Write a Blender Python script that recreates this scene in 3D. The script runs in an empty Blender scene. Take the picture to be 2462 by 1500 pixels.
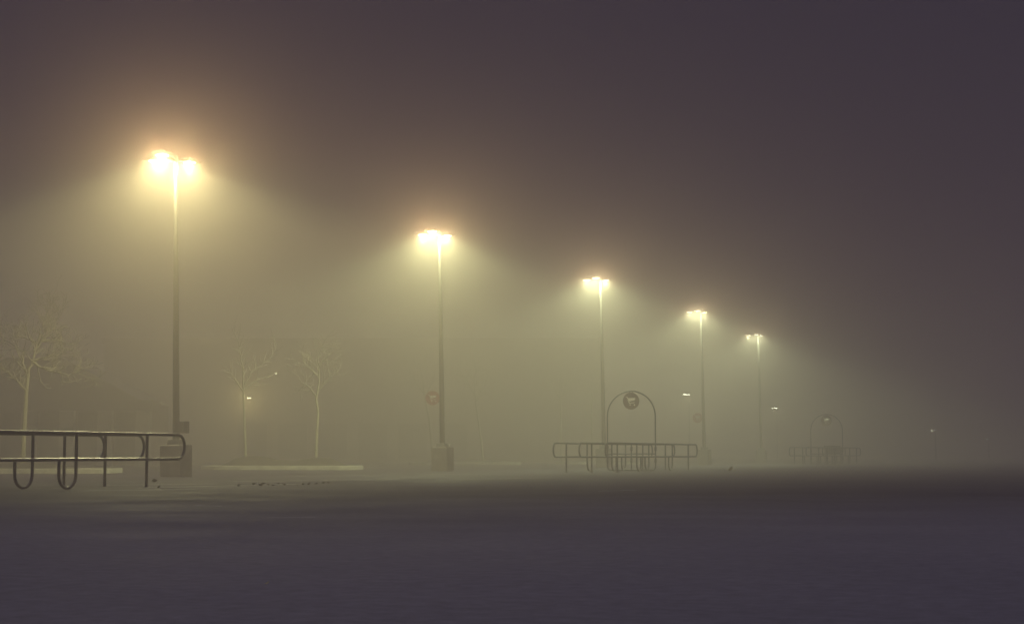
import bpy, bmesh, math, random
from mathutils import Vector, Matrix
R = math.radians
SC = bpy.context.scene
COL = SC.collection

# ------------------------------------------------------------------ camera
F = 4170.0                       # focal length in photo pixels (2462 wide)
CAMH = 0.597
PITCH = math.atan(341.0 / F)
cam = bpy.data.cameras.new("camera")
cam.sensor_width = 36.0
cam.lens = 36.0 * F / 2462.0
cam.clip_start = 0.05
cam.clip_end = 3000
camo = bpy.data.objects.new("camera", cam)
camo.location = (0, 0, CAMH)
camo.rotation_euler = (math.pi / 2 + PITCH, 0, 0)
COL.objects.link(camo)
SC.camera = camo

# ------------------------------------------------------------------ world: dim violet night overcast, unseen zenith strongly brightened to fill the ground
W = bpy.data.worlds.new("World")
SC.world = W
W.use_nodes = True
wn = W.node_tree
wn.nodes.clear()
wo = wn.nodes.new("ShaderNodeOutputWorld")
wb = wn.nodes.new("ShaderNodeBackground")
wt = wn.nodes.new("ShaderNodeTexCoord")
ws = wn.nodes.new("ShaderNodeSeparateXYZ")
wr = wn.nodes.new("ShaderNodeValToRGB")
wn.links.new(wt.outputs["Generated"], ws.inputs[0])
wn.links.new(ws.outputs["Z"], wr.inputs[0])
wn.links.new(wr.outputs[0], wb.inputs[0])
wn.links.new(wb.outputs[0], wo.inputs[0])
cr = wr.color_ramp
cr.elements[0].position = 0.0
cr.elements[0].color = (0.019, 0.016, 0.030, 1)
cr.elements[1].position = 1.0
cr.elements[1].color = (0.39, 0.355, 0.54, 1)
e = cr.elements.new(0.42)
e.color = (0.018, 0.0155, 0.031, 1)
wb.inputs[1].default_value = 1.0

# ------------------------------------------------------------------ render
SC.view_settings.view_transform = 'Standard'
SC.view_settings.look = 'None'
SC.view_settings.exposure = 0
SC.view_settings.gamma = 1
SC.view_settings.use_curve_mapping = False
cy = SC.cycles
cy.max_bounces = 6
cy.diffuse_bounces = 2
cy.glossy_bounces = 2
cy.transmission_bounces = 2
cy.volume_bounces = 4
cy.sample_clamp_indirect = 1.5
cy.use_denoising = True
try:
    cy.denoiser = 'OPENIMAGEDENOISE'
except Exception:
    pass
cy.use_adaptive_sampling = False

# ------------------------------------------------------------------ tuning values
FOG = 0.0160
FOG_TOP = 9.6
PHASE = ((0.35, 0.62), (0.92, 0.38))
FOG_COL = (0.84, 0.76, 0.66)
HEAD_W = 1980.0
SPOT = 150
BLEND = 0.30
TH = R(21.5)                     # angle of the parking rows against the view axis
DIR = Vector((math.sin(TH), math.cos(TH), 0))
NRM = Vector((math.cos(TH), -math.sin(TH), 0))
LEAN = -0.0165


def ray(px, py):
    u = (px - 1231.0) / F
    v = (750.0 - py) / F
    c, s = math.cos(PITCH), math.sin(PITCH)
    return Vector((u, c - v * s, s + v * c))


def at_z(px, py, z=0.0):
    r = ray(px, py)
    t = (z - CAMH) / r.z
    return Vector((0, 0, CAMH)) + r * t


def at_d(px, py, d):
    r = ray(px, py)
    return Vector((0, 0, CAMH)) + r * (d / r.y)


# ------------------------------------------------------------------ materials
def mat(name, col, rough=0.7, metal=0.0, var=0.25, scale=6.0, bump=0.0, bscale=40.0, spec=0.5, col2=None):
    m = bpy.data.materials.new(name)
    m.use_nodes = True
    n = m.node_tree
    b = n.nodes["Principled BSDF"]
    b.inputs["Roughness"].default_value = rough
    b.inputs["Metallic"].default_value = metal
    b.inputs["Specular IOR Level"].default_value = spec
    tc = n.nodes.new("ShaderNodeTexCoord")
    nz = n.nodes.new("ShaderNodeTexNoise")
    nz.inputs["Scale"].default_value = scale
    nz.inputs["Detail"].default_value = 5
    n.links.new(tc.outputs["Object"], nz.inputs["Vector"])
    rp = n.nodes.new("ShaderNodeValToRGB")
    rp.color_ramp.elements[0].position = 0.32
    rp.color_ramp.elements[1].position = 0.68
    c2 = col2 if col2 else tuple(c * (1 - var) for c in col)
    rp.color_ramp.elements[0].color = (*c2, 1)
    rp.color_ramp.elements[1].color = (*[min(1, c * (1 + (0 if col2 else var))) for c in col], 1)
    n.links.new(nz.outputs["Fac"], rp.inputs[0])
    n.links.new(rp.outputs[0], b.inputs["Base Color"])
    if bump:
        bn = n.nodes.new("ShaderNodeTexNoise")
        bn.inputs["Scale"].default_value = bscale
        bn.inputs["Detail"].default_value = 4
        n.links.new(tc.outputs["Object"], bn.inputs["Vector"])
        bp = n.nodes.new("ShaderNodeBump")
        bp.inputs["Strength"].default_value = bump
        bp.inputs["Distance"].default_value = 0.02
        n.links.new(bn.outputs["Fac"], bp.inputs["Height"])
        n.links.new(bp.outputs[0], b.inputs["Normal"])
    return m


def emit(name, col, strength):
    m = bpy.data.materials.new(name)
    m.use_nodes = True
    n = m.node_tree
    n.nodes.clear()
    o = n.nodes.new("ShaderNodeOutputMaterial")
    e_ = n.nodes.new("ShaderNodeEmission")
    e_.inputs[0].default_value = (*col, 1)
    e_.inputs[1].default_value = strength
    n.links.new(e_.outputs[0], o.inputs[0])
    return m


M = {}
M['asphalt'] = None
M['steel'] = mat("dark_painted_steel", (0.045, 0.045, 0.05), rough=0.42, metal=0.35, var=0.3, scale=9, bump=0.1, bscale=70)
M['pole'] = mat("pole_paint", (0.06, 0.057, 0.052), rough=0.5, var=0.15, scale=3)
M['concrete'] = mat("base_concrete", (0.20, 0.19, 0.17), rough=0.9, var=0.25, scale=4, bump=0.4, bscale=30)
M['kerb'] = mat("kerb_concrete", (0.31, 0.305, 0.25), rough=0.9, var=0.3, scale=3, bump=0.4, bscale=25)
M['mulch'] = mat("mulch", (0.035, 0.028, 0.02), rough=1, var=0.5, scale=9, bump=1.0, bscale=14)
M['bark'] = mat("pale_bark", (0.21, 0.20, 0.13), rough=0.95, var=0.3, scale=20, bump=0.5, bscale=60)
M['box'] = mat("box_grey", (0.10, 0.10, 0.10), rough=0.6, var=0.1)
M['housing'] = mat("housing_bronze", (0.06, 0.05, 0.045), rough=0.5, var=0.1)
M['signred'] = mat("sign_red", (0.085, 0.055, 0.05), rough=0.6, var=0.1)
M['signhazed'] = mat("sign_red_hazed", (0.42, 0.20, 0.16), rough=0.7, var=0.1)  # sign red paled in the colour for fog and backlight on the pole signs
M['signwhite'] = mat("sign_white", (0.75, 0.72, 0.65), rough=0.6, var=0.08)
M['wall'] = mat("store_wall", (0.14, 0.12, 0.10), rough=0.9, var=0.15, scale=0.6)
M['wall_dark'] = mat("store_brick", (0.10, 0.055, 0.045), rough=0.9, var=0.25, scale=1.5)
M['column'] = mat("store_column", (0.19, 0.185, 0.155), rough=0.9, var=0.15, scale=1.5)
M['glass'] = mat("store_glass", (0.02, 0.022, 0.024), rough=0.12, var=0.1)
M['roof'] = mat("roof_metal", (0.07, 0.065, 0.06), rough=0.6, var=0.2)
M['leaf'] = mat("dead_leaf", (0.075, 0.055, 0.03), rough=0.8, var=0.4, scale=20)
M['paleleaf'] = mat("pale_leaf", (0.5, 0.45, 0.2), rough=0.6, var=0.3, scale=20)
M['cup'] = mat("paper_white", (0.8, 0.78, 0.72), rough=0.6, var=0.05)
M['wire'] = mat("cart_wire", (0.12, 0.12, 0.12), rough=0.4, metal=0.6, var=0.1)
M['plastic'] = mat("cart_plastic", (0.05, 0.02, 0.02), rough=0.5, var=0.1)
M['rubber'] = mat("rubber", (0.02, 0.02, 0.02), rough=0.8, var=0.1)
M['paint'] = mat("road_paint", (0.55, 0.54, 0.45), rough=0.85, var=0.5, scale=2.5)
LENS = emit("lamp_lens_glow", (1.0, 0.99, 0.72), 8.0)
LENS_FAR = emit("far_lamp_glow", (1.0, 1.0, 0.72), 28.0)
LENS_WALL = emit("wall_lamp_glow", (1.0, 0.95, 0.60), 14.0)


# ------------------------------------------------------------------ mesh collecting helper
class MB:
    def __init__(s):
        s.v, s.f, s.sm = [], [], []

    def add(s, vs, fs, smooth=False):
        o = len(s.v)
        s.v += [tuple(v) for v in vs]
        s.f += [tuple(i + o for i in f) for f in fs]
        s.sm += [smooth] * len(fs)

    def box(s, c, size, rz=0.0, taper=1.0):
        x, y, z = size[0] / 2, size[1] / 2, size[2] / 2
        ca, sa = math.cos(rz), math.sin(rz)
        vs = []
        for dz, k in ((-z, 1.0), (z, taper)):
            for dx, dy in ((-x, -y), (x, -y), (x, y), (-x, y)):
                vs.append((c[0] + (dx * ca - dy * sa) * k, c[1] + (dx * sa + dy * ca) * k, c[2] + dz))
        s.add(vs, [(3, 2, 1, 0), (4, 5, 6, 7), (0, 1, 5, 4), (1, 2, 6, 5), (2, 3, 7, 6), (3, 0, 4, 7)])

    def tube(s, pts, r, n=8, caps=True, closed=False):
        pts = [Vector(p) for p in pts]
        rs = r if isinstance(r, (list, tuple)) else [r] * len(pts)
        N = len(pts)
        vs, fs = [], []
        up = None
        for i, p in enumerate(pts):
            if closed:
                t = pts[(i + 1) % N] - pts[i - 1]
            else:
                t = pts[min(i + 1, N - 1)] - pts[max(i - 1, 0)]
            t = t.normalized() if t.length > 1e-9 else Vector((0, 0, 1))
            if up is None:
                a = Vector((0, 0, 1)) if abs(t.z) < 0.9 else Vector((1, 0, 0))
                up = (a - t * a.dot(t)).normalized()
            else:
                up = up - t * up.dot(t)
                up = up.normalized() if up.length > 1e-6 else t.orthogonal().normalized()
            sd = t.cross(up)
            for k in range(n):
                an = 2 * math.pi * k / n
                vs.append(p + (up * math.cos(an) + sd * math.sin(an)) * rs[i])
        for i in range(N if closed else N - 1):
            j = (i + 1) % N
            for k in range(n):
                k2 = (k + 1) % n
                fs.append((i * n + k, i * n + k2, j * n + k2, j * n + k))
        s.add(vs, fs, True)
        if caps and not closed:
            s.add([vs[k] for k in range(n)], [tuple(range(n - 1, -1, -1))])
            s.add([vs[(N - 1) * n + k] for k in range(n)], [tuple(range(n))])

    def lathe(s, prof, n=24, c=(0, 0, 0)):
        vs, fs = [], []
        for r, z in prof:
            for k in range(n):
                a = 2 * math.pi * k / n
                vs.append((c[0] + r * math.cos(a), c[1] + r * math.sin(a), c[2] + z))
        for i in range(len(prof) - 1):
            for k in range(n):
                k2 = (k + 1) % n
                fs.append((i * n + k, i * n + k2, (i + 1) * n + k2, (i + 1) * n + k))
        s.add(vs, fs, True)

    def prism(s, poly, z0, z1):
        n = len(poly)
        vs = [(x, y, z0) for x, y in poly] + [(x, y, z1) for x, y in poly]
        fs = [tuple(range(n - 1, -1, -1)), tuple(range(n, 2 * n))]
        fs += [(k, (k + 1) % n, (k + 1) % n + n, k + n) for k in range(n)]
        s.add(vs, fs)

    def build(s, name, m, parent=None, bevel=0.0):
        me = bpy.data.meshes.new(name)
        me.from_pydata(s.v, [], s.f)
        me.materials.append(m)
        me.polygons.foreach_set("use_smooth", s.sm)
        me.update()
        o = bpy.data.objects.new(name, me)
        COL.objects.link(o)
        if parent:
            o.parent = parent
        if bevel:
            md = o.modifiers.new("bevel", 'BEVEL')
            md.width = bevel
            md.segments = 2
            md.limit_method = 'ANGLE'
        return o


def tag(o, label=None, cat=None, group=None, kind=None):
    if label: o["label"] = label
    if cat: o["category"] = cat
    if group: o["group"] = group
    if kind: o["kind"] = kind
    return o


def empty(name, loc, rz=0.0, lean=0.0):
    o = bpy.data.objects.new(name, None)
    o.empty_display_size = 0.2
    COL.objects.link(o)
    o.location = loc
    o.rotation_euler = (Matrix.Rotation(lean, 3, 'Y') @ Matrix.Rotation(rz, 3, 'Z')).to_euler()
    return o


def copy_tree(o, parent=None):
    c = o.copy()
    COL.objects.link(c)
    if parent:
        c.parent = parent
    for ch in list(o.children):
        copy_tree(ch, c)
    return c


# ------------------------------------------------------------------ ground
def ground_mat():
    m = bpy.data.materials.new("asphalt")
    m.use_nodes = True
    n = m.node_tree
    b = n.nodes["Principled BSDF"]
    tc = n.nodes.new("ShaderNodeTexCoord")

    def noise(scale, detail=5, rough=0.55, sx=1, sy=1):
        mp = n.nodes.new("ShaderNodeMapping")
        mp.inputs["Rotation"].default_value = (0, 0, TH)
        mp.inputs["Scale"].default_value = (sx, sy, 1)
        nz = n.nodes.new("ShaderNodeTexNoise")
        nz.inputs["Scale"].default_value = scale
        nz.inputs["Detail"].default_value = detail
        nz.inputs["Roughness"].default_value = rough
        n.links.new(tc.outputs["Object"], mp.inputs[0])
        n.links.new(mp.outputs[0], nz.inputs["Vector"])
        return nz

    def ramp(src, p0, c0, p1, c1):
        r = n.nodes.new("ShaderNodeValToRGB")
        r.color_ramp.elements[0].position = p0
        r.color_ramp.elements[1].position = p1
        r.color_ramp.elements[0].color = (*c0, 1)
        r.color_ramp.elements[1].color = (*c1, 1)
        n.links.new(src, r.inputs[0])
        return r
    new = ramp(noise(0.12, 4).outputs["Fac"], 0.35, (0.024, 0.021, 0.034), 0.65, (0.044, 0.039, 0.056))  # far ground tone, kept dark under the lamps
    near_lifted = ramp(noise(0.35, 6).outputs["Fac"], 0.35, (0.172, 0.166, 0.168), 0.65, (0.196, 0.187, 0.190))
    # near ground painted paler to lift its unlit tone, blending to dark
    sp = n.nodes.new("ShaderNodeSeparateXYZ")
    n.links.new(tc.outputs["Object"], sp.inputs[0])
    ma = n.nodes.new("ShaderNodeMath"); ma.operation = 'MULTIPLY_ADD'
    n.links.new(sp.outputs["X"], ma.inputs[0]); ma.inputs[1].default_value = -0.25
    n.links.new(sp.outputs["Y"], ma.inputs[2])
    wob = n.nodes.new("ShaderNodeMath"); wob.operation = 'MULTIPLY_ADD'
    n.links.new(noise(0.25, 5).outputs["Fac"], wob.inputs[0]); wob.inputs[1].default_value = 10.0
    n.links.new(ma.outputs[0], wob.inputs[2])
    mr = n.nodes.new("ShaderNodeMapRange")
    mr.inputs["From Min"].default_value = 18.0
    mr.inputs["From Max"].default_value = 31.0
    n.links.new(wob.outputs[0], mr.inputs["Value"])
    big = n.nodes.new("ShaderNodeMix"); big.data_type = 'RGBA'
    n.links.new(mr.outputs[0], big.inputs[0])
    n.links.new(near_lifted.outputs[0], big.inputs[6])
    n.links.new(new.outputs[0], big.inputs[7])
    fine = ramp(noise(9.0, 8, 0.7).outputs["Fac"], 0.3, (0.75, 0.75, 0.76), 0.7, (1.2, 1.2, 1.18))
    mx = n.nodes.new("ShaderNodeMix")
    mx.data_type = 'RGBA'
    mx.blend_type = 'MULTIPLY'
    mx.inputs[0].default_value = 1
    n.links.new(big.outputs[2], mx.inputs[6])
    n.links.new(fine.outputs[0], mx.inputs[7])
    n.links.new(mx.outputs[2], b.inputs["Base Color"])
    rr = ramp(noise(0.5, 5).outputs["Fac"], 0.35, (0.72,) * 3, 0.65, (0.85,) * 3)
    n.links.new(rr.outputs[0], b.inputs["Roughness"])
    b.inputs["Specular IOR Level"].default_value = 0.08
    bp = n.nodes.new("ShaderNodeBump")
    bp.inputs["Strength"].default_value = 0.12
    bp.inputs["Distance"].default_value = 0.012
    n.links.new(noise(28, 8, 0.75).outputs["Fac"], bp.inputs["Height"])
    n.links.new(bp.outputs[0], b.inputs["Normal"])
    return m


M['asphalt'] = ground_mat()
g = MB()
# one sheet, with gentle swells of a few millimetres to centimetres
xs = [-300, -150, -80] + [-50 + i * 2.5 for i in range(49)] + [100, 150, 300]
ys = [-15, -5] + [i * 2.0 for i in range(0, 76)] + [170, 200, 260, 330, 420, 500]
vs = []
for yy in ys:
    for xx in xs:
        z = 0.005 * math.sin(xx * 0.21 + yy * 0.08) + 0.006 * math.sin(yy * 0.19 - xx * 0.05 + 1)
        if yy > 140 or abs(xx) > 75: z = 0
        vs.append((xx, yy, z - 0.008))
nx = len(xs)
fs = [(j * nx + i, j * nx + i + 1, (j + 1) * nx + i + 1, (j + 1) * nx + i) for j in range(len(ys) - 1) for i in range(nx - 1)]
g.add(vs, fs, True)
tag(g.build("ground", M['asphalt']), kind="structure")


# ------------------------------------------------------------------ shopping cart symbol + round sign (disc faces -Y locally)
def disc(mb, c, r, th, n=36):
    vs, fs = [], []
    for dy in (-th / 2, th / 2):
        for k in range(n):
            a = 2 * math.pi * k / n
            vs.append((c[0] + r * math.cos(a), c[1] + dy, c[2] + r * math.sin(a)))
    fs.append(tuple(range(n)))
    fs.append(tuple(range(2 * n - 1, n - 1, -1)))
    for k in range(n):
        k2 = (k + 1) % n
        fs.append((k2, k, k + n, k2 + n))
    mb.add(vs, fs)


def ext_poly(mb, poly, y0, y1):
    n = len(poly)
    vs = [(x, y0, z) for x, z in poly] + [(x, y1, z) for x, z in poly]
    fs = [tuple(range(n)), tuple(range(2 * n - 1, n - 1, -1))]
    fs += [((k + 1) % n, k, k + n, (k + 1) % n + n) for k in range(n)]
    mb.add(vs, fs)


def bar2(mb, p, q, w, y0, y1):
    a, b_ = Vector((p[0], p[1])), Vector((q[0], q[1]))
    d = (b_ - a).normalized()
    nn = Vector((-d.y, d.x)) * w / 2
    ext_poly(mb, [tuple(a - nn), tuple(b_ - nn), tuple(b_ + nn), tuple(a + nn)], y0, y1)


def round_sign(parent, c, r, m='signred'):
    d = MB()
    disc(d, c, r, 0.03)
    so = d.build("round_sign", M[m], parent)
    s = MB()
    k = r / 0.30
    for y0, y1 in ((c[1] - 0.024, c[1] - 0.0155), (c[1] + 0.0155, c[1] + 0.024)):
        P = lambda x, z: (c[0] + x * k, c[2] + z * k)
        ext_poly(s, [P(-0.115, 0.10), P(-0.075, -0.02), P(0.135, 0.02), P(0.165, 0.105)], y0, y1)   # basket
        bar2(s, P(-0.19, 0.15), P(-0.13, 0.12), 0.025 * k, y0, y1)                                    # handle
        bar2(s, P(-0.13, 0.13), P(-0.06, -0.085), 0.028 * k, y0, y1)
        bar2(s, P(-0.07, -0.08), P(0.14, -0.055), 0.026 * k, y0, y1)
        for wx in (-0.03, 0.13):
            ext_poly(s, [P(wx + 0.027 * math.cos(a * math.pi / 6), -0.14 + 0.027 * math.sin(a * math.pi / 6)) for a in range(12)], y0, y1)
    s.build("cart_symbol", M['signwhite'], so)
    return so


# ------------------------------------------------------------------ lamp posts
HPOLE = 8.5


def make_lamp(name="parking_lamp"):
    root = empty(name, (0, 0, 0))
    b = MB()
    b.box((0, 0, 0.41), (0.62, 0.62, 0.86))
    b.build("concrete_base", M['concrete'], root, bevel=0.025)
    b = MB()
    b.box((0, 0, 0.91), (0.36, 0.36, 0.14), taper=0.9)
    b.build("base_cover", M['box'], root, bevel=0.012)
    b = MB()
    b.tube([(0, 0, 0.9), (0, 0, 3.5), (0, 0, 6.0), (0, 0, 8.62)], [0.095, 0.082, 0.068, 0.052], n=16)
    b.build("pole", M['pole'], root)
    for i, a in enumerate((R(90), R(180), R(270))):      # local: Y = row direction, heads on three arms
        ca, sa = math.cos(a), math.sin(a)
        b = MB()
        b.tube([(ca * 0.04, sa * 0.04, 8.46), (ca * 0.40, sa * 0.40, 8.52)], 0.03, n=10)
        b.build("arm", M['pole'], root)
        h = MB()
        c0 = Vector((ca * 0.66, sa * 0.66, 0))
        # shoebox housing: narrower top, open bottom rim
        h.box((c0.x, c0.y, 8.575), (0.56, 0.38, 0.08), rz=a, taper=0.82)
        h.box((c0.x, c0.y, 8.525), (0.58, 0.40, 0.022), rz=a)
        ho = h.build("lamp_head", M['housing'], root, bevel=0.008)
        l = MB()
        # shallow sagging glass lens under the housing
        prof = [(0.001, -0.034), (0.07, -0.031), (0.125, -0.022), (0.16, -0.008), (0.17, 0.002)]
        l.lathe(prof, n=20, c=(c0.x, c0.y, 8.512))
        l.build("lens", LENS, ho)
    return root


# angular output of one lamp head, from straight down (0) through the horizon (0.5) to straight up (1)
DIST = [(0.0, 0.85), (0.14, 1.05), (0.28, 1.22), (0.325, 1.02), (0.37, 0.30), (0.495, 0.135), (0.55, 0.03), (0.70, 0.006), (1.0, 0.003)]
WARM_UP = [0.42, 0.45, 0.54, 0.62, 0.66]


def head_light(name, power, col, warm):
    ld = bpy.data.lights.new(name, 'POINT')
    ld.energy = power
    ld.shadow_soft_size = 0.02
    ld.use_nodes = True
    n = ld.node_tree
    em = n.nodes.get("Emission")
    tc = n.nodes.new("ShaderNodeTexCoord")
    sp = n.nodes.new("ShaderNodeSeparateXYZ")
    mr = n.nodes.new("ShaderNodeMapRange")
    mr.inputs["From Min"].default_value = -1
    mr.inputs["From Max"].default_value = 1
    rp = n.nodes.new("ShaderNodeValToRGB")
    el = rp.color_ramp.elements
    while len(el) < len(DIST):
        el.new(0.5)
    for e_, (p_, v_) in zip(el, DIST):
        e_.position = p_
    for e_, (p_, v_) in zip(el, DIST):
        w_ = min(1, max(0, (p_ - 0.36) / 0.14))
        k = 1 + (warm - 1) * w_
        e_.color = (col[0] * v_, col[1] * v_ * k, col[2] * v_ * k, 1)
    n.links.new(tc.outputs["Normal"], sp.inputs[0])
    n.links.new(sp.outputs["Z"], mr.inputs["Value"])
    n.links.new(mr.outputs[0], rp.inputs[0])
    n.links.new(rp.outputs[0], em.inputs["Color"])
    return ld


def lights(root, power, col, warm, heads=((0, 0.66), (-0.66, 0), (0, -0.66)), z=8.455, share=(1, 1, 1)):
    for q, (hx, hy) in enumerate(heads):
        ld = head_light("lamp_light", power * share[q], col, warm)
        lo = bpy.data.objects.new("lamp_light", ld)
        COL.objects.link(lo)
        lo.parent = root
        lo.location = (hx, hy, z)


# lamps age unevenly: far-side, left, near-side head of each pole
SHARE = [(1.15, 0.55, 1.35), (1.1, 0.95, 0.95), (1, 1, 1), (1.05, 0.95, 1.0), (0.8, 1.1, 1.1)]
LAMPS = [
    (423, 384, "nearest and tallest-looking lamp pole, leftmost of the row, electrical box on its pole"),
    (1057, 563, "lamp pole with a round red cart sign and a white cup on its concrete base"),
    (1444, 672, "third lamp pole of the row, its base behind the arched cart corral"),
    (1685, 750, "fourth lamp pole of the row, pale round sign on it, right of the arched corral"),
    (1823, 806, "farthest of the five three-headed lamp poles, its base nearly lost in the fog"),
]
LCOL = [(1.0, 0.94, 0.48), (0.93, 1.0, 0.54), (0.87, 1.0, 0.59), (0.86, 1.0, 0.61), (0.85, 1.0, 0.63)]
LPOW = [0.92, 1.0, 0.97, 0.90, 0.78]
lamp0 = make_lamp()
lamp_roots = []
for i, (px, py, lab) in enumerate(LAMPS):
    r_ = lamp0 if i == 0 else copy_tree(lamp0)
    p = at_z(px, py, 8.5)
    base = Vector((p.x - 8.5 * LEAN, p.y, 0.0))
    r_.location = base
    r_.rotation_euler = (Matrix.Rotation(LEAN, 3, 'Y') @ Matrix.Rotation(-TH, 3, 'Z')).to_euler()
    tag(r_, lab, "street lamp", "parking lot lamp poles in a row")
    lamp_roots.append(r_)
for i, r_ in enumerate(lamp_roots):
    lights(r_, HEAD_W * LPOW[i], LCOL[i], WARM_UP[i], share=SHARE[i])

# electrical box on the nearest pole (local x to the right)
b = MB()
b.box((0.235, -0.02, 1.30), (0.22, 0.24, 0.31))
b.box((0.10, 0, 1.38), (0.06, 0.08, 0.03))
b.box((0.10, 0, 1.22), (0.06, 0.08, 0.03))
b.build("electrical_box", M['box'], lamp_roots[0], bevel=0.008)
# round signs on poles two and four
for k, rr_ in ((1, 0.255), (3, 0.275)):
    root = lamp_roots[k]
    for zz in (2.72, 2.46):
        br = MB()
        br.box((-0.12, 0, zz), (0.2, 0.03, 0.03), rz=TH)
        br.build("sign_bracket", M['pole'], root)
    so = round_sign(root, (0, 0, 0), rr_, 'signhazed')
    so.location = (-0.33 * math.cos(TH), -0.33 * math.sin(TH), 2.60)
    so.rotation_euler = (0, 0, TH)


# ------------------------------------------------------------------ cart corrals
def make_corral():
    root = empty("cart_corral", (0, 0, 0))
    Lh, T, Lo, rr_ = 5.6, 0.955, 0.50, 0.028
    for n_ in (-0.9, 0.0, 0.9):
        pts = []
        rc = (T - Lo) / 2
        mid = (T + Lo) / 2
        for sgn in (1, -1):
            for k in range(9):
                a = -math.pi / 2 + math.pi * k / 8
                if sgn > 0:
                    pts.append((n_, Lh - rc + rc * math.cos(a), mid + rc * math.sin(a)))
                else:
                    pts.append((n_, -Lh + rc - rc * math.cos(a), mid - rc * math.sin(a)))
        # order: right end bottom->top, then left end top->bottom
        full = []
        seg = pts[:9] + pts[9:]
        for q in range(len(seg)):
            full.append(seg[q])
            if q == 8 or q == 17:
                a0 = Vector(seg[q]); a1 = Vector(seg[(q + 1) % 18])
                for k in range(1, 10):
                    full.append(a0.lerp(a1, k / 10))
        mb = MB()
        mb.tube(full, rr_, n=10, closed=True)
        loop = mb.build("rail_loop", M['steel'], root)
        for sgn in (1, -1):
            yp = sgn * (Lh - 1.27)
            mb = MB()
            mb.tube([(n_, yp, -0.03), (n_, yp, T)], 0.028, n=10)
            mb.box((n_, yp, 0.0), (0.13, 0.13, 0.014))
            mb.build("post", M['steel'], loop)
            yo = sgn * (Lh - 3.42)
            yi = sgn * (Lh - 3.90)
            ru = 0.24
            yc = (yo + yi) / 2
            u = [(n_, yo, T), (n_, yo, 0.6), (n_, yo, 0.42)]
            for k in range(1, 13):
                a = math.pi * k / 13
                u.append((n_, yc + (yo - yc) * math.cos(a), 0.24 - 0.22 * math.sin(a) * 1.0))
            u[2] = (n_, yo, 0.26)
            u += [(n_, yi, 0.26), (n_, yi, Lo)]
            mb = MB()
            mb.tube(u, 0.028, n=10)
            mb.build("support_loop", M['steel'], loop)
    # arch: closed hoop standing across the three rails
    hw, top = 0.9, 2.84
    a_ = []
    rc = 0.14
    zc = 1.93
    for k in range(25):
        a = math.pi * k / 24
        a_.append((hw * math.cos(a), 0.0, zc + (top - zc) * math.sin(a)))
    for q in range(1, 8):
        a_.append((-hw, 0, zc + (0.02 + rc - zc) * q / 8))
    for k in range(7):
        a = math.pi + (math.pi / 2) * k / 6
        a_.append((-hw + rc + rc * math.cos(a), 0, 0.02 + rc + rc * math.sin(a)))
    a_ += [(-0.3, 0, 0.02), (0.3, 0, 0.02)]
    for k in range(7):
        a = 1.5 * math.pi + (math.pi / 2) * k / 6
        a_.append((hw - rc + rc * math.cos(a), 0, 0.02 + rc + rc * math.sin(a)))
    for q in range(1, 8):
        a_.append((hw, 0, 0.02 + rc + (zc - 0.02 - rc) * q / 8))
    a_ = [(x, 0.055, z) for x, y, z in a_]
    mb = MB()
    mb.tube(a_, 0.024, n=10, closed=True)
    arch = mb.build("arch_frame", M['steel'], root)
    mb = MB()
    mb.tube([(-hw, 0.055, 0.60), (hw, 0.055, 0.60)], 0.022, n=10)
    mb.build("crossbar", M['steel'], root)
    mb = MB()
    mb.tube([(0, 0.055, 0.02), (0, 0.055, 0.93)], 0.024, n=10)
    cp_ = mb.build("centre_post", M['steel'], root)
    for zz in (0.36, 0.78):
        for sx in (-hw, 0, hw):
            mb = MB()
            mb.tube([(sx, 0.055, zz - 0.09), (sx, 0.055, zz - 0.05), (sx, 0.055, zz + 0.05), (sx, 0.055, zz + 0.09)], [0.026, 0.042, 0.042, 0.026], n=10)
            mb.build("collar", M['steel'], cp_ if sx == 0 else arch)
    s = round_sign(root, (0, 0.055, 2.49), 0.305)
    for hx in (-0.06, 0.06):
        mb = MB()
        mb.tube([(hx, 0.055, 2.78), (hx, 0.055, 2.84)], 0.012, n=8)
        mb.build("hanger", M['steel'], s)
    return root


cor = make_corral()
ce = Vector((-6.2, 32.95, 0))                      # far end of the near corral's right rail
cpos = [ce - DIR * 5.6 - NRM * 0.9, Vector((4.25, 62.2, 0)), Vector((17.83, 98.6, 0))]
clab = ["near cart corral cut off by the left edge, only its far rail ends in view",
        "empty cart corral with tall arch and round cart sign, right of the picture's middle",
        "faint far cart corral deep in the fog with a few carts inside"]
for i, p in enumerate(cpos):
    c = cor if i == 0 else copy_tree(cor)
    c.location = p
    c.rotation_euler = (0, 0, -TH)
    tag(c, clab[i], "cart corral", "cart corrals on the parking lot")


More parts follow.
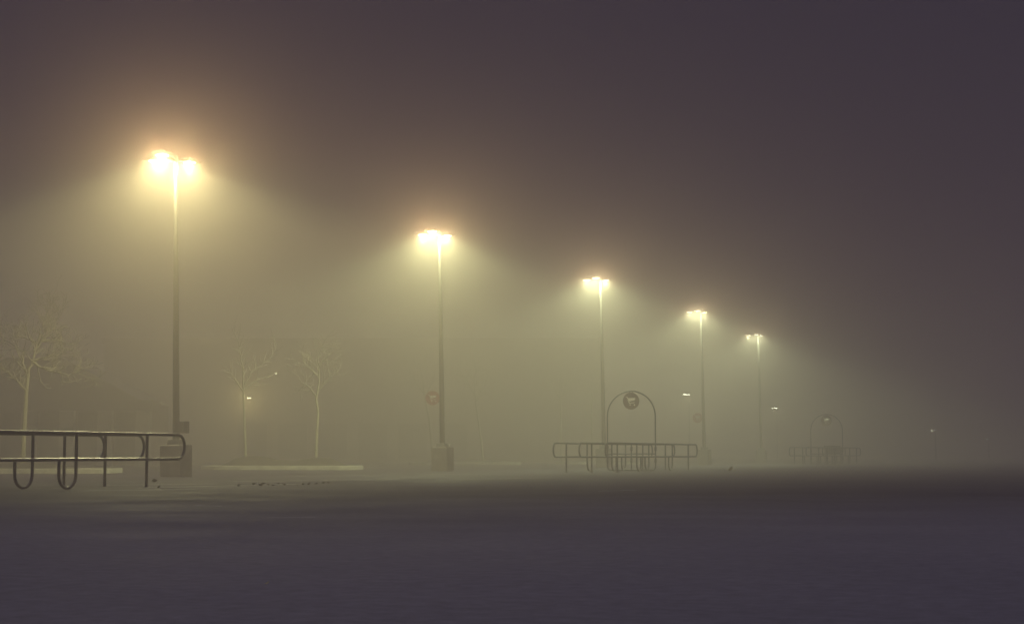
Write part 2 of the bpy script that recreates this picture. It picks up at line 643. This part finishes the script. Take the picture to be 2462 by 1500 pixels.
# ------------------------------------------------------------------ shopping carts in the far corral
def make_cart():
    root = empty("shopping_cart", (0, 0, 0))
    # length along Y
    mb = MB()

    def lerp(a, b, t): return tuple(a[i] + (b[i] - a[i]) * t for i in range(3))
    bl = [(-0.20, -0.36, 0.62), (0.20, -0.36, 0.62), (0.15, 0.40, 0.68), (-0.15, 0.40, 0.68)]
    tl = [(-0.27, -0.42, 1.0), (0.27, -0.42, 1.0), (0.20, 0.46, 0.93), (-0.20, 0.46, 0.93)]
    for i in range(4):
        j = (i + 1) % 4
        for k in range(6):
            t = k / 5
            mb.tube([lerp(bl[i], tl[i], t), lerp(bl[j], tl[j], t)], 0.006, n=5)
        for k in range(11):
            t = k / 10
            mb.tube([lerp(bl[i], bl[j], t), lerp(tl[i], tl[j], t)], 0.004, n=5)
    for k in range(1, 9):
        t = k / 9
        mb.tube([lerp(bl[0], bl[3], t), lerp(bl[1], bl[2], t)], 0.005, n=5)
    mb.build("basket", M['wire'], root)
    mb = MB()
    for s in (-1, 1):
        mb.tube([(s * 0.24, -0.50, 1.04), (s * 0.24, -0.40, 0.60), (s * 0.25, -0.40, 0.20), (s * 0.25, -0.38, 0.14), (s * 0.20, 0.42, 0.16)], 0.014, n=8)
        mb.tube([(s * 0.24, -0.38, 0.58), (s * 0.17, 0.30, 0.62)], 0.012, n=8)
    for yy in (-0.3, -0.1, 0.1, 0.3):
        mb.tube([(-0.24, yy, 0.17), (0.24, yy, 0.17)], 0.008, n=6)
    mb.build("frame", M['wire'], root)
    mb = MB()
    mb.tube([(-0.27, -0.50, 1.04), (0.27, -0.50, 1.04)], 0.02, n=10)
    mb.build("handle", M['plastic'], root)
    for sx, sy in ((-0.25, -0.38), (0.25, -0.38), (-0.20, 0.42), (0.20, 0.42)):
        mb = MB()
        mb.tube([(sx - 0.015, sy, 0.062), (sx + 0.015, sy, 0.062)], 0.06, n=16)
        mb.tube([(sx, sy, 0.12), (sx, sy, 0.16)], 0.012, n=6)
        mb.build("wheel", M['rubber'], root)
    return root


cart = make_cart()
clabs = ["shopping cart nearest the camera in the far foggy corral",
         "middle shopping cart of the three in the far foggy corral",
         "rearmost shopping cart of the three in the far foggy corral"]
for i in range(3):
    c = cart if i == 0 else copy_tree(cart)
    c.location = cpos[2] + NRM * 0.45 + DIR * (-1.2 + i * 0.95)
    c.location.z = 0.0
    c.rotation_euler = (0, 0, -TH + (0.04, -0.05, 0.03)[i])
    tag(c, clabs[i], "shopping cart", "shopping carts in the far corral")

# ------------------------------------------------------------------ kerbed islands
def rounded(w, d, r, n=7):
    out = []
    for cx, cy_, a0 in ((w / 2 - r, d / 2 - r, 0), (-w / 2 + r, d / 2 - r, 90), (-w / 2 + r, -d / 2 + r, 180), (w / 2 - r, -d / 2 + r, 270)):
        for k in range(n + 1):
            a = R(a0 + 90 * k / n)
            out.append((cx + r * math.cos(a), cy_ + r * math.sin(a)))
    return out


def island(c, w, d, rz, label, humps, seed, hh=0.42, rad=1.1):
    root = empty("traffic_island", (c.x, c.y, 0), rz)
    tag(root, label, "traffic island", "kerbed planting islands")
    o = rounded(w, d, rad)
    i_ = rounded(w - 0.32, d - 0.32, rad - 0.16)
    n = len(o)
    mb = MB()
    vs = [(x, y, -0.06) for x, y in o] + [(x * 0.999, y * 0.999, 0.13) for x, y in o] + [(x * 0.994, y * 0.99, 0.15) for x, y in o] + \
         [(x, y, 0.15) for x, y in i_] + [(x, y, -0.06) for x, y in i_]
    fs = []
    for l in range(4):
        for k in range(n):
            k2 = (k + 1) % n
            fs.append((l * n + k, l * n + k2, (l + 1) * n + k2, (l + 1) * n + k))
    mb.add(vs, fs)
    mb.build("kerb", M['kerb'], root)
    rnd = random.Random(seed)
    mb = MB()
    G = 48
    H = 24
    vs = []
    for j in range(H + 1):
        for k in range(G + 1):
            u, v = k / G * 2 - 1, j / H * 2 - 1
            # square to rounded rectangle
            x, y = u * (w / 2 - 0.15), v * (d / 2 - 0.15)
            ex = abs(x) - (w / 2 - 0.16 - rad)
            ey = abs(y) - (d / 2 - 0.16 - rad)
            if ex > 0 and ey > 0:
                q = math.hypot(ex, ey)
                if q > rad:
                    x = math.copysign(w / 2 - 0.16 - rad + ex / q * rad, x)
                    y = math.copysign(d / 2 - 0.16 - rad + ey / q * rad, y)
            edge = min(1, max(0, (1 - max(abs(u), abs(v))) * 3.0))
            z = 0.09
            for hx, hy, hr, hz in humps:
                q = math.hypot((x - hx) / hr, (y - hy) / (hr * 0.55))
                z += hz * max(0, math.cos(min(1, q) * math.pi / 2)) ** 1.3
            z = 0.07 + (z - 0.07) * edge + rnd.uniform(-0.018, 0.018)
            vs.append((x, y, z))
    fs = [(j * (G + 1) + k, j * (G + 1) + k + 1, (j + 1) * (G + 1) + k + 1, (j + 1) * (G + 1) + k) for j in range(H) for k in range(G)]
    mb.add(vs, fs, False)
    mb.build("mulch_bed", M['mulch'], root)
    return root


def c_at(px, py, dy):
    p = at_z(px, py, 0.0)
    return Vector((p.x, p.y + dy, 0))


i1 = c_at(40, 1138, 1.9)
island(i1, 5.3, 3.4, R(-2), "kerbed island with the left bare tree, seen through the near corral rails", [(-0.5, 0.4, 2.2, 0.25)], 1)
i2 = c_at(665, 1129, 1.9)
island(i2, 6.1, 3.6, R(-1), "kerbed island with dark mounded bed under two pale trunks", [(-1.2, 0.3, 1.9, 0.42), (1.4, 0.3, 1.7, 0.36)], 2)
i3 = c_at(1116, 1117, 1.9)
island(i3, 6.3, 3.8, R(-1), "kerbed island behind the lamp pole with the white cup", [(-1.0, 0.3, 2.0, 0.2), (1.4, 0.3, 1.7, 0.16)], 3)
i4 = c_at(1440, 1115, 1.9)
island(i4, 5.2, 3.6, R(-1), "kerbed island behind the arched corral's rails", [(0, 0.3, 2.0, 0.2)], 4)


# ------------------------------------------------------------------ bare trees
def grow(mb, p, d, length, r, depth, rnd, spread=0.6, up=0.1):
    pts = [p.copy()]
    rs = [r]
    n = 5
    dd = d.normalized()
    q = p.copy()
    kids = []
    for k in range(n):
        dd = (dd + Vector((rnd.uniform(-1, 1), rnd.uniform(-1, 1), rnd.uniform(-0.7, 0.9))) * 0.17 + Vector((0, 0, up * 0.3))).normalized()
        q = q + dd * (length / n)
        pts.append(q.copy())
        rr2 = r * (1 - 0.62 * (k + 1) / n)
        rs.append(max(rr2, 0.0065))
        if depth > 0 and k >= 1:
            kids.append((q.copy(), dd.copy(), rr2))
    mb.tube(pts, rs, n=6 if r > 0.02 else 4, caps=False)
    if depth > 0:
        for (kp, kd, kr) in kids:
            for s_ in range(rnd.choice((0, 1, 1))):
                side = Vector((rnd.uniform(-1, 1), rnd.uniform(-1, 1), rnd.uniform(-0.25, 0.45)))
                side = (side - kd * side.dot(kd)).normalized()
                nd = (kd * (1 - spread * 0.4) + side * spread * rnd.uniform(0.7, 1.3)).normalized()
                grow(mb, kp, nd, length * rnd.uniform(0.42, 0.66), max(kr * 0.6, 0.005), depth - 1, rnd, spread, up)


def tree(base, trunk, limbs, label, seed, r0=0.075, tw=3):
    """trunk/limbs: lists of (x,z) points relative to base, limbs carry side growth"""
    rnd = random.Random(seed)
    root = empty("bare_tree", base)
    tag(root, label, "tree", "bare young trees on the islands")
    mb = MB()
    tp = [Vector((x, rnd.uniform(-0.03, 0.03), z)) for x, z in trunk]
    n = len(tp)
    mb.tube(tp, [r0 * (1 - 0.45 * k / (n - 1)) for k in range(n)], n=10)
    # flare into the soil
    mb.tube([tp[0] - Vector((0, 0, 0.15)), tp[0] + Vector((0, 0, 0.02)), tp[0] + Vector((0, 0, 0.14))], [r0 * 1.7, r0 * 1.35, r0 * 1.02], n=10)
    mb.build("trunk", M['bark'], root)
    mb = MB()
    for li, limb in enumerate(limbs):
        yd = rnd.uniform(-0.5, 0.5)
        P = []
        tot = len(limb) - 1
        for k, (x, z) in enumerate(limb):
            P.append(Vector((x, yd * k / max(1, tot) * 1.2, z)))
        # refine
        Q = []
        for a, b_ in zip(P[:-1], P[1:]):
            for k in range(4):
                w_ = a.lerp(b_, k / 4)
                if Q: w_ += Vector((rnd.uniform(-1, 1), rnd.uniform(-1, 1), rnd.uniform(-1, 1))) * 0.02
                Q.append(w_)
        Q.append(P[-1])
        rl = r0 * 0.50
        rs = [max(0.012, rl * (1 - 0.8 * k / (len(Q) - 1))) for k in range(len(Q))]
        mb.tube(Q, rs, n=7, caps=False)
        for k in range(2, len(Q)):
            for s_ in range(rnd.choice((1, 1, 2))):
                d = (Q[k] - Q[k - 1]).normalized()
                side = Vector((rnd.uniform(-1, 1), rnd.uniform(-1, 1), rnd.uniform(-0.35, 0.55)))
                side = (side - d * side.dot(d)).normalized()
                grow(mb, Q[k], d * 0.6 + side * 0.9, rnd.uniform(0.30, 0.75), max(rs[k] * 0.6, 0.010), tw - 1, rnd, 0.7, 0.1)
    mb.build("crown", M['bark'], root)
    return root


def loc_pts(basepx, d, pts, zb=0.1):
    """photo pixels -> local x,z at distance d"""
    b = at_d(basepx[0], basepx[1], d)
    out = []
    for px, py in pts:
        p = at_d(px, py, d)
        out.append((p.x - b.x, p.z - zb))
    return out


def px_tree(bx, d, by_guess, trunk, limbs, label, seed, r0=0.075, zb=0.15, tw=3):
    b = at_d(bx, by_guess, d)
    base = Vector((b.x, d, zb))
    T = loc_pts((bx, by_guess), d, trunk, zb)
    T[0] = (T[0][0], -0.02)
    Lm = [loc_pts((bx, by_guess), d, l, zb) for l in limbs]
    return tree(base, T, Lm, label, seed, r0, tw)


px_tree(54, i1.y + 0.2, 1120,
        [(54, 1120), (57, 1040), (60, 990), (64, 930), (68, 895)],
        [[(68, 895), (79, 860), (83, 825), (95, 785), (105, 750), (112, 728)],
         [(82, 842), (98, 820), (116, 798), (126, 775), (133, 755)],
         [(78, 868), (102, 860), (128, 850), (148, 838)],
         [(66, 905), (52, 870), (48, 845), (20, 825), (-5, 812)],
         [(62, 938), (48, 920), (32, 905), (5, 885)],
         [(78, 870), (100, 885), (130, 893), (160, 902), (185, 886)],
         [(84, 822), (60, 812), (30, 808)],
         [(102, 820), (135, 816), (160, 826)]],
        "bare tree at the far left, its crown lit pale against the fog", 5, r0=0.085, tw=3)
px_tree(591, i2.y + 0.3, 1092,
        [(591, 1100), (589, 1040), (587, 1000), (586, 960), (585, 925)],
        [[(585, 930), (586, 890), (580, 860), (575, 825), (560, 795)],
         [(588, 925), (604, 895), (625, 878), (650, 860), (662, 830)],
         [(586, 945), (570, 915), (552, 890)],
         [(588, 935), (612, 915), (640, 905)]],
        "pale trunk beside the small glowing light on the mounded island", 7, r0=0.06, tw=1)
px_tree(760, i2.y + 0.5, 1088,
        [(759, 1096), (762, 1040), (765, 990), (760, 960), (766, 925)],
        [[(766, 925), (767, 890), (764, 860), (775, 830)],
         [(766, 905), (745, 885), (728, 870)],
         [(764, 940), (790, 912), (812, 895)],
         [(766, 880), (785, 860), (800, 850)],
         [(762, 955), (738, 925), (722, 918)]],
        "pale crooked tree at the right end of the mounded island", 9, r0=0.062, tw=2)
px_tree(1040, i3.y + 0.3, 1092,
        [(1040, 1100), (1037, 1060), (1032, 1010), (1025, 975), (1020, 945)],
        [[(1020, 945), (1016, 910), (1010, 880)], [(1022, 955), (1036, 925), (1045, 900)], [(1022, 950), (1005, 925), (995, 905)]],
        "faint thin trunk leaning left just behind the lamp pole with the cup", 11, r0=0.065, tw=2)
px_tree(1162, i3.y + 0.5, 1092,
        [(1162, 1100), (1157, 1060), (1150, 1010), (1145, 975), (1143, 950)],
        [[(1143, 950), (1140, 915), (1145, 885)], [(1145, 965), (1160, 935), (1172, 910)], [(1144, 955), (1128, 925), (1120, 905)]],
        "faint leaning trunk at the right end of the third island", 13, r0=0.06, tw=2)
px_tree(1350, i4.y + 0.3, 1092,
        [(1350, 1100), (1348, 1040), (1349, 980), (1347, 955)],
        [[(1347, 955), (1345, 920), (1350, 890)], [(1348, 965), (1362, 935), (1372, 915)], [(1348, 960), (1332, 935), (1325, 915)]],
        "barely visible thin tree left of the arched corral", 15, r0=0.055, tw=2)
px_tree(1425, i4.y + 0.5, 1092,
        [(1425, 1100), (1424, 1040), (1422, 990), (1424, 960)],
        [[(1424, 960), (1422, 925), (1426, 895)], [(1424, 970), (1436, 940), (1445, 920)]],
        "barely visible thin tree just left of the third lamp pole", 17, r0=0.055, tw=2)


# ------------------------------------------------------------------ buildings
def part(mbf, name, m, parent, bevel=0.0):
    mb = MB()
    mbf(mb)
    return mb.build(name, m, parent, bevel)


# left shop with a colonnade
ds = 88.0
xr = at_d(372, 1000, ds).x
xl = at_d(-420, 1000, ds).x
zt = at_d(200, 968, ds).z
root = empty("shop_building", ((xl + xr) / 2, ds, 0))
tag(root, "low shop front with pale columns behind the left bare tree", "building")
w = xr - xl
part(lambda m: m.box((0, 3.5, zt / 2), (w - 1.0, 5.0, zt)), "wall", M['wall_dark'], root)
part(lambda m: (m.box((0, 0.4, zt - 0.15), (w, 1.6, 0.5))), "canopy", M['roof'], root)
ncol = 9
for k in range(ncol):
    x = -w / 2 + 0.6 + (w - 1.2) * k / (ncol - 1)
    part(lambda m: m.box((x, 0.2, (zt - 0.4) / 2), (0.75, 0.5, zt - 0.4)), "column", M['column'], root, 0.03)
for k in range(ncol - 1):
    x = -w / 2 + 0.6 + (w - 1.2) * (k + 0.5) / (ncol - 1)
    fr = part(lambda m: (m.box((x, 0.95, 1.5), (1.35, 0.1, 2.6))), "window", M['roof'], root)
    part(lambda m: (m.box((x, 0.885, 1.5), (1.2, 0.03, 2.4))), "pane", M['glass'], fr)
# gabled upper roof
x0, x1 = -w / 2, at_d(330, 1000, ds).x - (xl + xr) / 2
zg = at_d(60, 855, ds).z
xg = at_d(60, 900, ds).x - (xl + xr) / 2
x2 = 2 * xg - x1


def gable(m):
    ext = [(x2, zt + 0.1), (x1, zt + 0.1), (xg + 1.4, zg), (xg - 1.4, zg)]
    ext_poly(m, ext, 1.6, 8.0)


part(gable, "roof", M['roof'], root)

# large store far behind
db = 134.0
zl = at_d(1100, 826, db).z
bl_, br_ = at_d(250, 900, db).x, at_d(1449, 900, db).x
root = empty("store_building", ((bl_ + br_) / 2, db, 0))
tag(root, "huge flat-roofed store barely showing through the fog behind the lamps", "building")
w = br_ - bl_
part(lambda m: m.box((0, 12, zl / 2), (w, 24, zl)), "wall", M['wall'], root)
part(lambda m: m.box((0, 11.9, zl + 0.2), (w + 0.4, 24.4, 0.4)), "parapet", M['wall'], root)
for k in range(6):
    x = -w * 0.24 + w * 0.48 * (k + 0.5) / 6
    fr = part(lambda m: m.box((x, -0.06, 1.6), (w * 0.06, 0.12, 2.8)), "window", M['roof'], root)
    part(lambda m: m.box((x, -0.135, 1.6), (w * 0.056, 0.03, 2.6)), "pane", M['glass'], fr)


# ------------------------------------------------------------------ small distant lights
def wall_light(px, py, d, label, power, col, sz=0.35):
    p = at_d(px, py, d)
    root = empty("wall_light", p)
    tag(root, label, "wall light")
    h = part(lambda m: m.box((0, 0.12, 0.10), (sz, 0.34, 0.16), taper=0.8), "housing", M['housing'], root, 0.01)
    part(lambda m: m.box((0, -0.02, -0.02), (sz * 0.92, 0.10, 0.06)), "lens", LENS_WALL, h)
    part(lambda m: m.tube([(0, 0.25, 0.08), (0, 0.75, 0.02)], 0.03, n=8), "arm", M['housing'], root)
    if power:
        ld = bpy.data.lights.new("wall_light_lamp", 'POINT')
        ld.energy = power
        ld.color = col
        ld.shadow_soft_size = 0.08
        lo = bpy.data.objects.new("wall_light_lamp", ld)
        COL.objects.link(lo)
        lo.parent = root
        lo.location = (0, -0.9, -0.1)
    return root


def short_lamp(px, py, d, label, power, hw=0.8):
    p = at_d(px, py, d)
    root = empty("distant_lamp", (p.x, d, 0))
    tag(root, label, "street lamp", "small lamps far off in the fog")
    H = p.z
    part(lambda m: m.tube([(0.25, 0.4, 0), (0.25, 0.4, H)], [0.09, 0.06], n=10), "pole", M['pole'], root)
    h = part(lambda m: m.box((-0.1, 0, H + 0.10), (hw, 0.5, 0.14), taper=0.85), "lamp_head", M['housing'], root, 0.01)
    part(lambda m: m.box((-0.1, 0, H - 0.01), (hw * 0.9, 0.42, hw * 0.11)), "lens", LENS_FAR, h)
    if power:
        ld = bpy.data.lights.new("distant_lamp_light", 'SPOT')
        ld.energy = power
        ld.color = (1, 0.98, 0.62)
        ld.spot_size = R(150)
        ld.spot_blend = 0.5
        ld.shadow_soft_size = 0.08
        lo = bpy.data.objects.new("distant_lamp_light", ld)
        COL.objects.link(lo)
        lo.parent = root
        lo.location = (-0.1, 0, H - 0.12)


wall_light(599, 956, 133.3, "small yellow glowing light beside the pale tree trunk", 300, (1, 0.90, 0.38), 0.34)
wall_light(663, 897, 133.3, "tiny dim light high on the big store, above right of the glowing one", 0, (1, 1, 0.7), 0.09)
short_lamp(1652, 948, 190.0, "small distant lamp left of the fourth lamp pole", 1500)
short_lamp(1864, 981, 215.0, "small distant lamp right of the farthest big pole", 900)
short_lamp(2245, 1034, 165.0, "pin-prick far lamp at the right, left of the fainter one", 0, 0.25)
short_lamp(2374, 1055, 190.0, "faintest pin-prick lamp at the far right", 0, 0.16)

# ------------------------------------------------------------------ small things on the ground
p = lamp_roots[1].location
mb = MB()
mb.lathe([(0.0, 0), (0.03, 0), (0.042, 0.11), (0.044, 0.115), (0.038, 0.113), (0.027, 0.01), (0, 0.01)], n=16)
cup = mb.build("paper_cup", M['cup'])
cup.location = (p.x + 0.24, p.y - 0.12, 0.845)
cup.rotation_euler = (0, -0.1, 0)
tag(cup, "white paper cup standing on the second pole's concrete base", "cup")


def leaf_mesh(rnd, L=0.12):
    mb = MB()
    n = 6
    vs = []
    for k in range(n + 1):
        t = k / n
        wd = L * 0.38 * math.sin(math.pi * min(1, t * 0.93 + 0.05)) ** 0.8
        cz = 0.35 * L * (t - 0.5) ** 2 * 4 * rnd.uniform(0.6, 1.2)
        vs += [(t * L - L / 2, -wd, cz + wd * 0.5), (t * L - L / 2, 0, cz), (t * L - L / 2, wd, cz + wd * 0.45)]
    fs = []
    for k in range(n):
        a = k * 3
        fs += [(a, a + 1, a + 4, a + 3), (a + 1, a + 2, a + 5, a + 4)]
    mb.add(vs, fs, True)
    return mb


rnd = random.Random(4)
leafs = [(372, 1160, 0.20, 'leaf', "single dark curled leaf right of the near corral's last post"),
         (382, 1173, 0.07, 'paleleaf', "tiny pale scrap on the asphalt right of the near corral"),
         (1757, 1131, 0.26, 'paleleaf', "bright yellow leaf alone on the asphalt right of the fourth pole"),
         (643, 1409, 0.025, 'paleleaf', "pale speck lying alone on the dark foreground asphalt")]
lo0 = None
for px, py, L, mm, lab in leafs:
    q = at_z(px, py, 0)
    o = leaf_mesh(rnd, L).build("dry_leaf", M[mm])
    o.location = (q.x, q.y, 0.012)
    o.rotation_euler = (0.1, -0.5 if mm == 'paleleaf' else 0.1, rnd.uniform(0, 6))
    tag(o, lab, "leaf")
base_leaf = None
for k in range(22):
    px = rnd.gauss(655, 40) if k < 19 else rnd.uniform(585, 800)
    py = 1167 + rnd.uniform(-3, 2) - (px - 600) * 0.012
    q = at_z(px, py, 0)
    if base_leaf is None:
        base_leaf = leaf_mesh(rnd, 0.12).build("dry_leaf", M['leaf'])
        o = base_leaf
    else:
        o = base_leaf.copy()
        COL.objects.link(o)
    o.location = (q.x, q.y, 0.008)
    s_ = rnd.uniform(0.3, 0.85)
    o.scale = (s_, s_, s_)
    o.rotation_euler = (rnd.uniform(-0.2, 0.2), rnd.uniform(-0.2, 0.2), rnd.uniform(0, 6))
    tag(o, "small dark leaf in the scatter on the asphalt right of the nearest lamp base", "leaf", "dark leaves scattered on the asphalt")

# faint parking lines and short painted-in ground glints, flat on the lot
def stripe(name, a, b_, wd, z=0.006):
    d = (b_ - a).normalized()
    nn = Vector((-d.y, d.x, 0)) * wd / 2
    mb = MB()
    N = max(2, int((b_ - a).length / 1.0))
    vs, fs = [], []
    for k in range(N + 1):
        c = a.lerp(b_, k / N)
        zz = lambda v: 0.005 * math.sin(v.x * 0.21 + v.y * 0.08) + 0.006 * math.sin(v.y * 0.19 - v.x * 0.05 + 1) - 0.008
        for s_ in (-1, 1):
            v = c + nn * s_
            vs.append((v.x, v.y, zz(v) + z))
    for k in range(N):
        fs.append((2 * k, 2 * k + 1, 2 * k + 3, 2 * k + 2))
    mb.add(vs, fs)
    return tag(mb.build(name, M['paint']), kind="structure")


for (xa, ya, xb, yb, wd) in ((330, 1173.5, 720, 1164, 0.11), (250, 1167, 520, 1163.5, 0.10), (560, 1158, 980, 1151, 0.11),
                             (468, 1214, 532, 1215, 0.05), (1050, 1154, 1330, 1147, 0.11), (1440, 1180, 1530, 1177.5, 0.06),  # the narrow short ones are glints put in as paint
                             (200, 1180, 470, 1176, 0.08), (1000, 1140, 1180, 1137, 0.10), (640, 1243, 760, 1241, 0.04)):
    stripe("line_glint_strip", at_z(xa, ya), at_z(xb, yb), wd)

# ------------------------------------------------------------------ fog
hz = MB()
hz.box((0, 243, (FOG_TOP - 1.1) / 2), (620, 530, FOG_TOP + 1.1))
ho = hz.build("haze", None)
hm = bpy.data.materials.new("haze")
hm.use_nodes = True
hn = hm.node_tree
hn.nodes.clear()
hout = hn.nodes.new("ShaderNodeOutputMaterial")
hadd = hn.nodes.new("ShaderNodeAddShader")      # droplets: a broad and a strongly forward lobe, both of even density
for k, (gg, share) in enumerate(PHASE):
    hv = hn.nodes.new("ShaderNodeVolumePrincipled")
    hv.inputs["Color"].default_value = (*FOG_COL, 1)
    hv.inputs["Density"].default_value = FOG * share
    hv.inputs["Anisotropy"].default_value = gg
    hn.links.new(hv.outputs[0], hadd.inputs[k])
hn.links.new(hadd.outputs[0], hout.inputs["Volume"])
ho.data.materials.clear()
ho.data.materials.append(hm)
tag(ho, kind="stuff", label="night fog glowing around the lamps")
